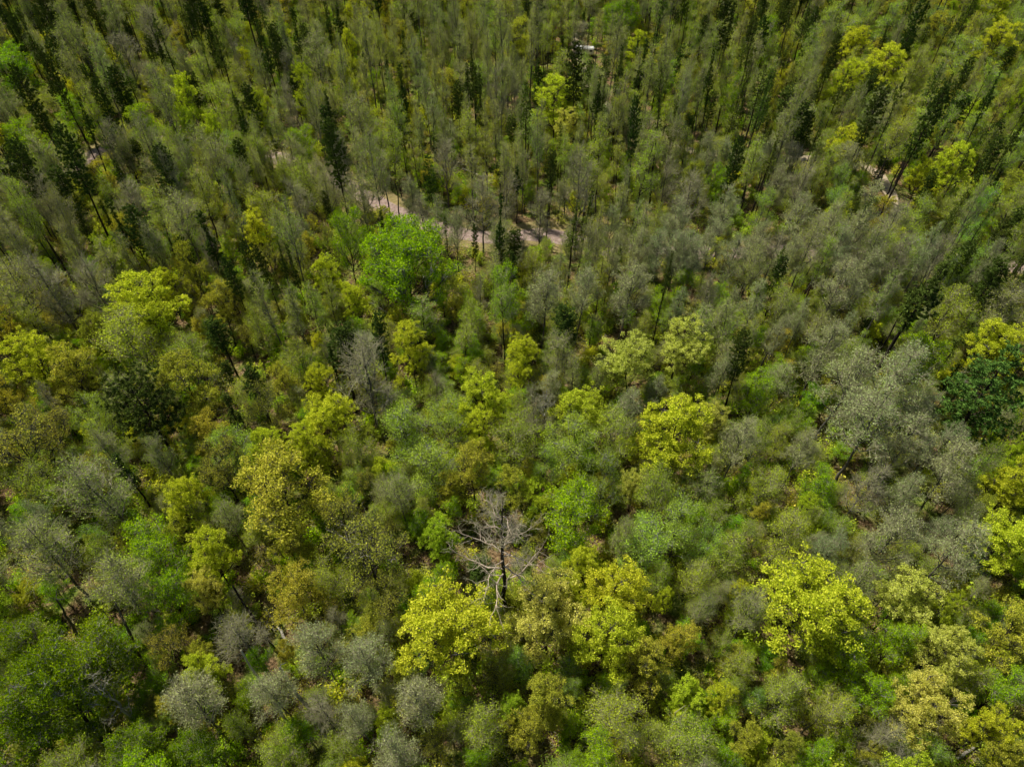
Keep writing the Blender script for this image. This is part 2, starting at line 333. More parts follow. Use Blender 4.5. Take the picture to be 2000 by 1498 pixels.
HERO = """
Y 1565 1172 103;Y 1440 1165 20;P 1755 1175 60;P 1832 1268 55;P 1812 1390 66;Y 1962 1060 62;G 1962 1215 56;a 1730 1055 58;a 1862 1075 62
g 1530 1350 56;g 1612 1385 48;M 1655 1275 48;M 1762 1250 40;g 1345 1440 62;Y 1405 1370 30;G 1452 1430 34;g 1415 1075 50;b 1330 1030 55
b 1382 1060 40;G 1325 1245 40;M 1595 1470 30;r 1712 1450 42;Y 1930 1425 44;G 1985 1475 40;g 1540 1040 55;o 1460 1200 42
Y 885 1225 100;P 1072 1215 80;Y 1142 1098 38;Y 1198 1152 64;Y 1190 1240 70;G 1255 1290 46;G 1062 1350 44;G 1022 1425 40;g 945 1400 60
g 1195 1395 62;M 1180 1475 45;a 815 1370 60;a 712 1290 60;a 698 1395 44;a 795 1465 56;d 720 1080 78;M 832 1165 34;M 1112 1000 62
b 1272 1065 66;o 1222 1055 32;g 1355 1130 45;Y 410 1085 46;P 402 1150 34;M 300 1085 60;M 318 1155 48;G 570 1145 54;G 568 1070 42
o 85 1080 68;o 215 1145 66;V 100 1335 102;M 38 1245 50;M 205 1285 72;M 40 1420 70;a 372 1372 70;r 462 1225 52;a 528 1345 52;a 622 1262 56
d 332 1262 44;M 265 1445 48;M 390 1470 45;g 555 1465 48;Y 285 592 70;g 250 655 80;Y 68 700 56;G 140 722 48;d 50 872 78;d 110 835 50
R 290 805 68;b 172 812 42;g 82 945 50;o 212 958 72;Y 523 884 38;Y 592 868 38;Y 645 815 52;Y 622 750 30;G 548 965 94;d 432 915 48;G 402 855 40
b 462 872 48;Y 360 972 42;G 430 600 36;Y 645 540 30;Y 697 585 28;g 590 705 40;G 555 748 30;o 30 565 60;r 100 560 60;r 185 560 50
V 792 505 96;Y 802 680 40;Y 1022 690 34;Y 1015 735 26;Y 945 785 52;Y 935 840 36;G 925 915 48;G 1000 955 36;P 1240 697 58;P 1328 672 50;Y 1320 838 78
r 715 735 74;b 780 832 60;b 872 800 48;b 832 900 58;b 1112 862 58;g 1190 850 50;a 1062 582 48;a 1132 570 42;a 1222 570 48;r 1050 800 36
g 918 612 38;g 1000 850 50;a 1515 655 28;a 1650 742 68;a 1742 742 68;a 1700 832 78;a 1772 862 52;a 1560 882 36;a 1605 682 50;k 1772 606 42
Y 1942 678 54;w 1930 765 96;g 1852 600 55;M 1802 700 42;o 1950 615 45;a 1868 912 58;Y 1985 952 48;r 1682 952 42;a 1442 862 44;a 1632 562 46
a 1690 535 40;o 1432 640 40;g 1490 950 45;M 1560 1150 30;Y 1670 85 28;Y 1715 132 42;Y 1652 152 30;Y 1940 85 42;Y 1940 12 28;G 1832 60 26
G 1535 95 16;G 1470 32 20;Y 1650 292 35;Y 1852 325 38;Y 1802 342 24;b 1880 105 45;b 1642 42 45;b 1742 32 35;g 1790 130 38;Y 1085 202 44
P 1106 246 27;M 1230 22 32;M 1195 32 22;Y 1240 92 20;Y 725 25 25;Y 690 10 18;w 840 345 24;M 30 130 45;M 140 215 28;M 45 275 42;M 280 242 34
M 590 282 30;Y 500 457 34;G 350 75 20;G 560 20 20;M 1400 350 20;a 1515 370 30;r 1345 390 42;r 1300 350 30;r 1560 360 34;r 830 420 30;r 940 400 40
a 800 385 30;a 890 450 30;r 985 380 30;r 1055 410 30;a 1320 440 40;a 1420 420 40;a 1390 480 36;a 1560 440 40;a 1610 450 44;a 1480 480 34
g 600 340 40;g 520 400 40;o 430 320 40;o 360 430 50;g 430 200 40;g 460 150 36;o 620 120 40;r 300 60 40;r 250 110 36;o 700 230 40;r 580 400 36
r 870 320 36;M 1330 560 24;G 870 950 26;d 670 1000 50;Y 620 900 24;g 700 870 40;G 200 350 24;b 470 60 26;Y 1110 1160 30
g 1420 260 30;b 1490 400 26;b 1980 290 36;b 1900 250 34;g 1980 400 40;b 1800 420 36;G 1720 420 24;M 1480 760 30;M 1600 950 34;Y 1880 1140 30
G 560 1270 20;d 760 1170 46;g 650 1130 44;o 1010 1090 20;M 870 1120 24;o 780 960 40;b 1060 900 34;Y 1295 1170 18;g 1290 1130 36
a 1250 500 32;a 1340 520 36;o 1460 525 34;a 1540 510 34;o 1120 478 22;o 640 372 28;g 560 335 30;Y 1735 478 26;g 1765 445 22;r 1020 490 18;a 1195 440 28;g 1270 1440 44;g 1440 1300 34;M 1700 1360 40;g 1900 1320 44;M 1960 1350 40;o 1360 1190 30;g 1770 1080 30;G 1690 1480 24
"""
for tok in HERO.replace('\n', ';').split(';'):
    p = tok.split()
    if len(p) == 4: hero(p[0], float(p[1]), float(p[2]), float(p[3]))
PINES = """
k 575 190 577 45 17;k 532 190 525 40 10;k 920 330 915 118 19;k 945 345 938 135 17;k 900 300 897 150 13;k 930 300 925 125 16;k 1045 262 1040 195 14
j 1105 590 1112 375 22;k 1000 560 998 445 18;k 975 555 970 470 13;k 930 560 935 440 8;k 1098 150 1095 68 13;k 1050 240 1046 180 12
k 500 660 470 500 16;k 530 640 505 470 12;k 560 640 540 480 12;k 585 640 565 470 11;k 610 640 590 470 11;k 480 640 452 520 14;k 655 480 650 375 9
j 1165 330 1170 200 14;j 1400 330 1405 200 16;k 1430 300 1432 190 15;j 1475 330 1478 220 15;k 1370 290 1374 180 12;j 1515 190 1512 90 12;j 1535 300 1548 150 12
j 1570 270 1590 120 12;j 1600 280 1625 130 13;j 1640 280 1672 140 13;k 1665 260 1690 130 13;j 1700 280 1728 160 14;j 1760 300 1790 150 15;k 1790 310 1822 140 15
k 1830 260 1858 110 13;j 1770 160 1795 40 13;j 1810 150 1838 30 12;k 1700 160 1722 50 11;j 1610 140 1625 30 11;k 1560 100 1568 10 10;j 1940 320 1980 160 15
k 1905 390 1950 220 16;k 1860 440 1900 270 16;j 1820 430 1858 280 14;j 1960 450 2010 300 16;k 1690 400 1702 300 14;j 1640 400 1650 300 13;j 1780 560 1810 400 15
j 1840 600 1880 450 15;j 1700 640 1735 520 14;k 1880 560 1925 420 14;j 1910 640 1960 480 15;k 60 120 30 10 15;k 100 110 75 5 15;k 140 120 120 20 15
k 180 110 160 0 14;k 230 130 210 30 13;k 40 190 10 80 15;k 200 190 180 90 13;k 290 160 275 40 10;k 330 190 318 70 10;k 390 160 380 60 10;k 420 130 412 30 10
k 90 250 60 140 14;k 100 390 60 260 14;k 25 420 -20 280 16;k 275 300 250 180 12;k 250 190 232 110 10;k 660 230 652 130 12;k 820 120 816 20 11;k 870 90 866 0 9
j 760 190 757 90 12;k 800 270 795 170 12;k 1180 200 1180 110 13;k 1240 160 1245 70 12;k 1310 100 1315 10 11;k 1360 130 1362 30 11;j 1290 240 1293 130 14
k 1230 250 1228 150 13;k 1410 110 1412 10 10;k 1450 130 1455 30 10;j 1500 120 1510 20 10;k 1640 30 1650 -60 10;k 1870 40 1885 -60 10;k 1930 190 1960 90 12
k 470 790 455 760 14;k 1410 820 1425 640 20;j 1490 620 1515 480 16;k 840 640 838 540 9;j 880 560 876 420 12;k 640 200 635 100 12;k 1000 340 1000 230 13
k 1330 330 1333 220 13;j 1350 350 1352 240 12;j 1260 340 1262 240 12;j 1210 330 1212 230 12;k 1520 400 1526 290 12;k 720 180 716 90 11;k 690 130 686 40 10
k 15 1060 -15 985 16;k 1135 122 1134 20 5;j 1144 128 1143 50 5;k 220 540 190 400 12;k 260 520 232 390 12;k 310 400 290 270 12;k 950 1165 945 1090 26;k 360 330 345 230 11
"""
for tok in PINES.replace('\n', ';').split(';'):
    p = tok.split()
    if len(p) == 6: pine(p[0], *map(float, p[1:]))

ZONE = [
 "kkgoogY kogrgj gkorgY gooGgo oogYgo oogkgG Mgogoj ojgkgG gbGjgg gbYgbj",
 "MkoYgg grooggY oggkYa ogkrgo kogogj ogjgroY kgogaG kjogbgg kgbjgYb kjgogbgb",
 "orgG oorg okGd Mokg roa  rojk aorj aogr kjoaG kjGdo",
 "orGg Ggoo kkgo goMg ogag aoog Poag aogg akogj gkYj",
 "dGgg kgGg dgYg YgMg gbYg bgGg Yogg aogg aaog kgYg",
 "goao oMYg Gdgo odGg rgYM MgGb bgog ggoa aoro YoaM",
 "MMYo MYoM Grda aGgM YMGg YGgg YGgg YgoM PMYg YgPM",
 "MMgk Maog aarM aarg agYg GggY gogG goYM PMrg YgoM"]
ZONE = [z.split() for z in ZONE]
def zone(px, py):
    c = min(9, max(0, int(px // 200 + random.uniform(-.35, .35)))); r = min(7, max(0, int(py // 187.3 + random.uniform(-.3, .3))))
    return random.choice(ZONE[r][c])

# tracks (in world metres, from where they show between the trees)
TRACK = [(-260, 470), (-60, 420), (60, 388), (190, 300), (330, 276), (450, 290), (600, 325), (690, 372), (770, 412), (850, 445), (950, 464), (1060, 460), (1200, 487),
         (1400, 495), (1600, 492), (1750, 500), (1900, 512), (1990, 522), (2200, 560)]
SPUR = [(1690, 497), (1735, 450), (1748, 410), (1736, 375), (1706, 335), (1640, 312), (1450, 306), (1280, 275), (1160, 180), (1130, 110), (1120, 60)]
def line(px):
    P = np.array([unproj(a, b)[:2] for a, b in px]); out = []
    for i in range(len(P) - 1):
        p0 = P[max(i - 1, 0)]; p1 = P[i]; p2 = P[i + 1]; p3 = P[min(i + 2, len(P) - 1)]
        for t in np.linspace(0, 1, 10, endpoint=False):
            out.append(.5 * ((2 * p1) + (-p0 + p2) * t + (2 * p0 - 5 * p1 + 4 * p2 - p3) * t * t + (-p0 + 3 * p1 - 3 * p2 + p3) * t ** 3))
    out.append(P[-1]); return np.array(out)
TR1, TR2 = line(TRACK), line(SPUR)
TRALL = np.concatenate([TR1, TR2])
def trackdist(x, y): return np.min(np.hypot(TRALL[:, 0] - x, TRALL[:, 1] - y))
# openings where the photo looks through to the ground (image x, y, radii)
OPEN = [(790, 415, 40, 12), (930, 465, 26, 4), (905, 495, 22, 30), (1050, 440, 40, 20), (1730, 372, 26, 46), (1142, 96, 30, 14), (515, 1150, 18, 70), (580, 1215, 30, 25), (1978, 530, 12, 12),
        (690, 370, 10, 8), (490, 705, 40, 25), (740, 610, 25, 14), (195, 290, 18, 18), (1900, 1470, 30, 30), (0, 1010, 15, 40), (820, 430, 24, 14), (965, 1050, 50, 60)]
TRAILER = unproj(1142, 97, 1.5)[:2]

def occl(x, y, r, H, t):
    """does this tree stand in front of a hero crown or of an opening"""
    cf = .66
    px, py, dep = proj(x, y, H * cf); rp = r * F / dep
    for (ox, oy, ax, ay) in OPEN:
        hh = (H * .33) * F * .7 / dep
        if abs(px - ox) < ax + rp * .7 and abs(py - oy) < ay + max(rp, hh) * .75: return True
    for h in HL:
        if (px - h[0]) ** 2 + (py - h[1]) ** 2 < ((h[2] + rp) * (.80 if dep < h[3] else .35)) ** 2: return True
    return False
HL = []
for h in TREES:
    px, py, dep = proj(h['x'], h['y'], h['H'] * .66); HL.append((px, py, h['r'] * F / dep, dep))
grid = {}
def near(x, y, r, k):
    gx, gy = int(x // 6), int(y // 6)
    for i in range(gx - 2, gx + 3):
        for j in range(gy - 2, gy + 3):
            for (a, b, c) in grid.get((i, j), ()):
                if (a - x) ** 2 + (b - y) ** 2 < (k * (r + c)) ** 2: return True
    return False
def put(x, y, r): grid.setdefault((int(x // 6), int(y // 6)), []).append((x, y, r))
for h in TREES: put(h['x'], h['y'], h['r'])
BR = dict(A=2.2, O=2.15, E=2.4, V=6.5, Y=3.3, P=3.2, G=3.4, d=3.4, M=3.3, g=3.2, b=3.0, a=3.0, o=2.9, r=2.9, k=1.6, j=1.5)
for it in range(26000):
    y = 8 + 270 * random.random() ** .8; x = random.uniform(-1, 1) * (60 + .82 * y)
    px, py, dep = proj(x, y, 11)
    if not (-190 < px < 2190 and -110 < py < 1720): continue
    t = zone(px, py)
    if t in 'kj' and random.random() < .42: t = random.choice('oggga')
    if py < 640 and random.random() < .68: t = {'a': 'A', 'o': 'O', 'g': 'E'}.get(t, t)
    r = BR[t] * random.uniform(.65, 1.35)
    if y < 90 and random.random() < .3: r *= .8
    H = PROTO[t][2] * random.uniform(.58, 1.18) * (r / BR[t]) ** .3 * (1.12 if py < 500 else 1)
    if near(x, y, r, .62 if t in 'kj' else .82 if py < 640 else .70): continue
    if trackdist(x, y) < 1.8: continue
    if math.hypot(x - TRAILER[0], y - TRAILER[1]) < 5.5: continue
    if occl(x, y, r, H, t): continue
    TREES.append(dict(t=t, x=x, y=y, r=r, H=H, hero=False, rot=random.random() * 6.283)); put(x, y, r)

# trees whose crowns screen the tracks, except at the openings
def screened(px, py):
    for h in TREES:
        a, b, d = proj(h['x'], h['y'], h['H'] * .66); q = h['r'] * F / d
        if (a - px) ** 2 + (b - py) ** 2 < (q * .6) ** 2 and h['t'] not in 'kjr': return True
    return False
for P_line in (TR1, TR2):
    for (wx, wy) in P_line:
        px, py, dep = proj(wx, wy, 0)
        if not (-40 < px < 2040 and 40 < py < 700): continue
        if any(abs(px - o[0]) < o[2] + 12 and abs(py - o[1]) < o[3] + 12 for o in OPEN): continue
        if screened(px, py): continue
        t = random.choice('ooaagr' if 1050 < px < 1700 else 'oggorb'); h = PROTO[t][2] * random.uniform(.75, 1.1)
        x, y, dp = unproj(px + random.uniform(-8, 8), py + random.uniform(-4, 10), h * .66)
        if near(x, y, .8, .4) or trackdist(x, y) < 1.5: continue
        r = random.uniform(2.6, 3.6); TREES.append(dict(t=t, x=x, y=y, r=r, H=h, hero=False, rot=random.random() * 6.283)); put(x, y, r)

# understorey saplings fill what is left, lower and smaller
for it in range(9000):
    y = 8 + 240 * random.random() ** .75; x = random.uniform(-1, 1) * (55 + .8 * y)
    px, py, dep = proj(x, y, 4)
    if not (-150 < px < 2150 and -60 < py < 1650): continue
    if py < 560 and random.random() < .45: continue
    t = random.choice('gggbMMMYGod') if random.random() < .8 else zone(px, py)
    if t in 'kjPAOE': t = 'g'
    r = random.uniform(1.2, 2.0); H = random.uniform(5, 8.5)
    gx = near(x, y, r * .6, .42)
    if gx or trackdist(x, y) < 3.4 or math.hypot(x - TRAILER[0], y - TRAILER[1]) < 5: continue
    pb = proj(x, y, H * .6); rp = r * F / pb[2]
    if any(abs(pb[0] - o[0]) < o[2] + rp and abs(pb[1] - o[1]) < o[3] + rp for o in OPEN): continue
    TREES.append(dict(t=t, x=x, y=y, r=r, H=H, hero=False, sap=True, rot=random.random() * 6.283)); put(x, y, r * .6)

# ------------------------------------------------------------------ which are individuals
for h in TREES:
    h['px'], h['py'], h['dep'] = proj(h['x'], h['y'], h['H'] * .66); h['rp'] = h['r'] * F / h['dep']
    h['kind'] = ('sapling' if h.get('sap') else KIND[h['t']])
    h['in'] = -60 < h['px'] < 2060 and -60 < h['py'] < 1560
FAR = []; IND = []
from collections import defaultdict
byk = defaultdict(list)
for h in TREES: byk[h['kind']].append(h)
for k, l in byk.items():
    l.sort(key=lambda h: (not h['hero'], not h['in'], -h['rp']))
    IND += l[:300]; FAR += l[300:]
print('trees', len(TREES), {k: len(v) for k, v in byk.items()}, 'individual', len(IND), 'far', len(FAR))

# ------------------------------------------------------------------ labels
LOOK = dict(A='tall silver-grey', O='tall olive-grey', E='slender mid-green', Y='bright yellow-green', P='pale cream-yellow', G='dull golden', d='bronze-brown', M='vivid green', V='very broad vivid green', g='soft mid-green', b='blue-green',
            a='silver-grey', o='hazy olive-grey', r='leafless grey', k='dark narrow', j='thin olive-green', w='broad dark green layered', R='dark tufted')
NOUN = dict(oak_tree='oak', maple_tree='maple', birch_tree='birch', aspen_tree='aspen', bare_tree='tree', pine_tree='pine', white_pine_tree='pine', red_pine_tree='pine', sapling='sapling')
LMK = [(965, 1040, 'the bleached dead tree'), (1142, 93, 'the white trailer'), (792, 505, 'the big vivid green maple'), (290, 800, 'the dark tufted pine'),
       (1922, 775, 'the broad right-edge pine'), (1565, 1172, 'the many-lobed yellow oak'), (1285, 685, 'the pale twin oaks'), (1700, 800, 'the big silver aspen stand'),
       (800, 425, 'the pink track bend'), (1735, 375, 'the sandy side track'), (100, 1335, 'the bottom-left green maple'), (548, 965, 'the wide golden oak'),
       (920, 230, 'the black pine clump'), (1700, 120, 'the far yellow oak trio'), (1085, 210, 'the lone far yellow oak'), (1812, 1390, 'the lower-right pale oak'),
       (815, 1400, 'the bottom silver aspens'), (285, 592, 'the left-hand yellow oak'), (60, 60, 'the upper-left dark pines'), (1320, 838, 'the split yellow oak'),
       (550, 580, 'the leaning pine row'), (1330, 1040, 'the blue-green birches'), (410, 1085, 'the lower-left yellow oak'), (1950, 60, 'the upper-right corner oak'),
       (370, 1375, 'the bottom-left grey aspen'), (140, 220, 'the upper-left green maple'), (575, 110, 'the tall black pine'), (1195, 1395, 'the bottom round birch'),
       (1400, 230, 'the upper-right pine thicket'), (400, 330, 'the upper-left grey thicket')]
def place(h):
    best = min(LMK, key=lambda l: (l[0] - h['px']) ** 2 + ((l[1] - h['py']) * 1.2) ** 2)
    dx, dy = h['px'] - best[0], h['py'] - best[1]
    d = math.hypot(dx, dy)
    if d < 12: return None, best[2]
    if abs(dx) > 1.6 * abs(dy): w_ = 'right of' if dx > 0 else 'left of'
    else: w_ = 'in front of' if dy > 0 else 'beyond'
    w_ = ('just ' if d < 110 else '') + w_
    return w_, best[2]
ORD = ['', 'leftmost', 'second', 'third', 'fourth', 'fifth', 'sixth', 'seventh', 'eighth', 'ninth', 'tenth']
NUM = ['', '', 'two', 'three', 'four', 'five', 'six', 'seven', 'eight', 'nine', 'ten']
cells = defaultdict(list)
for h in IND:
    if h.get('sap'): look = LOOK[h['t']] + ' young'; size = ''
    else:
        look = LOOK[h['t']]; size = 'large ' if h['r'] > BR.get(h['t'], 4) * 1.15 else ('small ' if h['r'] < BR.get(h['t'], 4) * .85 else '')
    noun = NOUN[h['kind']]
    if h.get('sap'): noun = {'Y': 'oak', 'G': 'oak', 'd': 'oak', 'M': 'maple', 'g': 'birch', 'b': 'birch', 'a': 'aspen', 'o': 'aspen', 'r': 'tree'}[h['t']]
    w_, lm = place(h)
    if not h['in']: w_, lm = 'outside', 'the picture edge'
    h['desc'] = size + look + ' ' + noun; h['loc'] = (w_ or 'beside') + ' ' + lm
    cells[(h['desc'], h['loc'])].append(h)
def plural(s): return s + ('es' if s.endswith('ch') else 's')
for (desc, loc), l in cells.items():
    n = len(l)
    l.sort(key=lambda h: h['px'])
    for i, h in enumerate(l):
        h['grp'] = plural(desc) + ' ' + loc if n > 1 else None
        if n == 1: h['label'] = desc + ' ' + loc
        elif n <= 10 and l[0]['in']:
            o = 'rightmost' if i == n - 1 else ORD[i + 1] + ('' if i == 0 else ' from left')
            h['label'] = o + ' of ' + NUM[n] + ' ' + plural(desc) + ' ' + loc
        else: h['label'] = desc + ' among similar ones ' + loc
        wds = h['label'].split()
        if len(wds) > 16: h['label'] = ' '.join(w2 for w2 in wds if w2 not in ('the', 'of', 'at', 'just'))
        if len(h['label'].split()) > 16: print('LONG', h['label'])

# ------------------------------------------------------------------ build trees
first = {}
def make_tree(h):
    lst, R0, H0 = PROTO[h['t']]
    vi = h.setdefault('vi', random.randrange(len(lst)))
    tm, cm = lst[vi]
    e = bpy.data.objects.new(h['kind'], None); COL.objects.link(e)
    e.empty_display_size = .5
    e.location = (h['x'], h['y'], -.15); e.rotation_euler = (random.gauss(0, .03), random.gauss(0, .03), h['rot'])
    s = h['r'] / R0; e.scale = (s, s, h['H'] / H0)
    e['label'] = h['label']; e['category'] = CAT.get(h['kind'], 'sapling')
    if h['grp']: e['group'] = h['grp']
    tr = bpy.data.objects.new('trunk', tm); COL.objects.link(tr); tr.parent = e
    v = random.uniform(.7, 1.0); c = (v * random.uniform(.8, 1.), v, v * random.uniform(.85, 1), 1)
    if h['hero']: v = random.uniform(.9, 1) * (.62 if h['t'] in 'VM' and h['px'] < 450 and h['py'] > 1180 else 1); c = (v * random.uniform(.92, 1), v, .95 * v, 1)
    if cm:
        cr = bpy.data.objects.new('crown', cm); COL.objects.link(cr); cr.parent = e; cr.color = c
    return e
for h in IND: make_tree(h)

# ------------------------------------------------------------------ stuff by geometry nodes
proto_col = bpy.data.collections.new('plant_prototypes')     # not linked to the scene
def scatter(name, items, protos, label, cat):
    """items: list of (x, y, z, rot, sx, sz, index)"""
    c = bpy.data.collections.new(name + '_kinds')
    for i, (tm, cm) in enumerate(protos):
        parts = [m for m in (tm, cm) if m]
        if len(parts) == 1: me = parts[0]
        else:
            me = bpy.data.meshes.new('plant')
            V = []; Fq = []; S = []; MI = []; off = 0; moff = 0
            for m in parts:
                nv = len(m.vertices); a = np.empty(nv * 3, np.float32); m.vertices.foreach_get('co', a); V.append(a.reshape(-1, 3))
                q = np.empty(len(m.loops), np.int32); m.loops.foreach_get('vertex_index', q); Fq.append(q.reshape(-1, 4) + off)
                sh = np.empty(nv, np.float32); m.attributes['shade'].data.foreach_get('value', sh); S.append(sh)
                mi = np.empty(len(m.polygons), np.int32); m.polygons.foreach_get('material_index', mi); MI.append(mi + moff)
                for mt in m.materials: me.materials.append(mt)
                moff += len(m.materials); off += nv
            V = np.concatenate(V); Fq = np.concatenate(Fq); n = len(Fq)
            me.vertices.add(len(V)); me.vertices.foreach_set('co', V.ravel())
            me.loops.add(n * 4); me.loops.foreach_set('vertex_index', Fq.ravel())
            me.polygons.add(n); me.polygons.foreach_set('loop_start', np.arange(n, dtype=np.int32) * 4)
            me.polygons.foreach_set('material_index', np.concatenate(MI))
            at = me.attributes.new('shade', 'FLOAT', 'POINT'); at.data.foreach_set('value', np.concatenate(S))
            me.update(calc_edges=True)
        ob = bpy.data.objects.new('plant_%03d' % i, me); c.objects.link(ob)
    me = bpy.data.meshes.new(name); n = len(items); A = np.array(items, float)
    me.vertices.add(n); me.vertices.foreach_set('co', A[:, :3].astype(np.float32).ravel())
    def attr(nm, typ, data, key='value'):
        a = me.attributes.new(nm, typ, 'POINT'); a.data.foreach_set(key, data)
    attr('rot', 'FLOAT_VECTOR', np.stack([0 * A[:, 3], 0 * A[:, 3], A[:, 3]], 1).astype(np.float32).ravel(), 'vector')
    attr('scl', 'FLOAT_VECTOR', np.stack([A[:, 4], A[:, 4], A[:, 5]], 1).astype(np.float32).ravel(), 'vector')
    attr('idx', 'INT', A[:, 6].astype(np.int32))
    o = bpy.data.objects.new(name, me); COL.objects.link(o)
    o['label'] = label; o['category'] = cat; o['kind'] = 'stuff'
    g = bpy.data.node_groups.new(name + '_nodes', 'GeometryNodeTree')
    g.interface.new_socket('Geometry', in_out='INPUT', socket_type='NodeSocketGeometry')
    g.interface.new_socket('Geometry', in_out='OUTPUT', socket_type='NodeSocketGeometry')
    gi = g.nodes.new('NodeGroupInput'); go = g.nodes.new('NodeGroupOutput')
    ci = g.nodes.new('GeometryNodeCollectionInfo'); ci.inputs['Collection'].default_value = c
    ci.inputs['Separate Children'].default_value = True; ci.inputs['Reset Children'].default_value = True
    ip = g.nodes.new('GeometryNodeInstanceOnPoints'); ip.inputs['Pick Instance'].default_value = True
    def na(nm, dt):
        q = g.nodes.new('GeometryNodeInputNamedAttribute'); q.data_type = dt; q.inputs[0].default_value = nm
        return next(s for s in q.outputs if s.enabled and s.name == 'Attribute')
    mp = g.nodes.new('GeometryNodeMeshToPoints')
    g.links.new(gi.outputs[0], mp.inputs['Mesh']); g.links.new(mp.outputs[0], ip.inputs['Points'])
    g.links.new(ci.outputs[0], ip.inputs['Instance'])
    g.links.new(na('idx', 'INT'), ip.inputs['Instance Index'])
    g.links.new(na('rot', 'FLOAT_VECTOR'), ip.inputs['Rotation'])
    g.links.new(na('scl', 'FLOAT_VECTOR'), ip.inputs['Scale'])
    g.links.new(ip.outputs[0], go.inputs[0])
    md = o.modifiers.new('scatter', 'NODES'); md.node_group = g
    return o
keys = [k for k in PROTO if k in 'YPGdMgbaorkjAOE']
plist = []; pidx = {}
for k in keys:
    pidx[k] = len(plist); plist += PROTO[k][0][:NV]
if FAR:
    items = []
    for h in FAR:
        lst, R0, H0 = PROTO[h['t']]
        items.append((h['x'], h['y'], -.15, h['rot'], h['r'] / R0, h['H'] / H0, pidx[h['t']] + random.randrange(NV)))
    scatter('distant_woodland', items, plist, 'mass of smaller mixed trees filling the forest beyond the dirt track', 'woodland')

def shrub(seed, leaf, twigb, H, R, n, ls, ntw):
    rg = np.random.default_rng(seed); wood = MB(); lv = MB()
    k = 9; a = rg.random(k) * 6.283; rr = R * (.3 + .7 * rg.random(k)); C = np.stack([np.cos(a) * rr, np.sin(a) * rr, H * (.5 + .5 * rg.random(k))], 1)
    A = np.zeros((k, 3)) + rg.normal(0, .1, (k, 3)) * [1, 1, 0]
    bp = bez(A, A * .5 + C * [[.25, .25, .6]], C, 5); tubes(wood, bp, np.tile([.03, .025, .02, .014, .008], (k, 1)), 3)
    i = rg.integers(0, k, ntw); s = bp[i, rg.integers(1, 5, ntw)]; e = s + nrm(rg.standard_normal((ntw, 3)) + [0, 0, .6]) * .5 * R * (.5 + rg.random((ntw, 1)))
    tubes(wood, np.stack([s, (s + e) / 2, e], 1), np.tile([.01, .008, .004], (ntw, 1)), 3)
    j = rg.integers(0, ntw, n); P = s[j] + (e[j] - s[j]) * rg.random((n, 1)) * 1.15 + rg.normal(0, .12 * R, (n, 3)); P[:, 2] = np.abs(P[:, 2])
    leaves(lv, P, ls, rg, .8, .65)
    return wood.mesh('stems', [BM[twigb]]), lv.mesh('leaves', LM[leaf])
sp_ = []
for i, (lf, H, R, n, ls) in enumerate([('M', 2.2, 1.2, 700, .16), ('g', 2.6, 1.3, 700, .15), ('Y', 2.0, 1.1, 420, .16), ('g', 1.2, 1.0, 480, .15), ('b', 1.8, 1.1, 520, .14),
                                      ('d', 1.6, 1.1, 380, .14), ('o', 2.4, 1.1, 380, .13), ('G', 1.8, 1.2, 420, .15), ('M', 1.0, .9, 420, .15)]):
    sp_.append(shrub(900 + i, lf, 'twig', H, R, n, ls, 46))
for i in range(2):
    rg = np.random.default_rng(970 + i); mbl = MB(); n = 60
    a = np.stack([rg.normal(0, .9, n), rg.normal(0, .9, n), .03 + .12 * rg.random(n)], 1); an = rg.random(n) * 6.28; ln = .2 + .8 * rg.random(n) ** 2
    c = a + np.stack([np.cos(an) * ln, np.sin(an) * ln, .1 * rg.random(n)], 1)
    tubes(mbl, np.stack([a, (a + c) / 2 + rg.normal(0, .04, (n, 3)), c], 1), np.tile([.022, .018, .01], (n, 1)), 3)
    lf_ = MB(); P = np.stack([rg.normal(0, 1.0, 500), rg.normal(0, 1.0, 500), .03 + .1 * rg.random(500)], 1); leaves(lf_, P, .12, rg, 2.0, .7)
    sp_.append((mbl.mesh('litter', [BM['twig']]), lf_.mesh('litter_leaves', LM['d'])))
items = []
for it in range(17000):
    y = 5 + 250 * random.random() ** .8; x = random.uniform(-1, 1) * (55 + .8 * y)
    px, py, dep = proj(x, y, 1)
    if not (-120 < px < 2120 and -40 < py < 1620): continue
    td = trackdist(x, y)
    if td < 3.0 or math.hypot(x - TRAILER[0], y - TRAILER[1]) < 4.5: continue
    if td < 9 and random.random() < .65 and 700 < px < 1400: continue
    if any(abs(px - o[0]) < o[2] and abs(py - o[1]) < o[3] for o in OPEN) and random.random() < .5: continue
    if math.sin(x * .13 + 1.3) * math.sin(y * .11 + x * .05) > .6 and random.random() < .5: continue
    s = random.uniform(.7, 1.5)
    items.append((x, y, -.05, random.random() * 6.283, s, s * random.uniform(.8, 1.2), random.randrange(len(sp_))))
scatter('undergrowth', items, sp_, 'low leafy bushes and seedlings covering the forest floor', 'undergrowth')

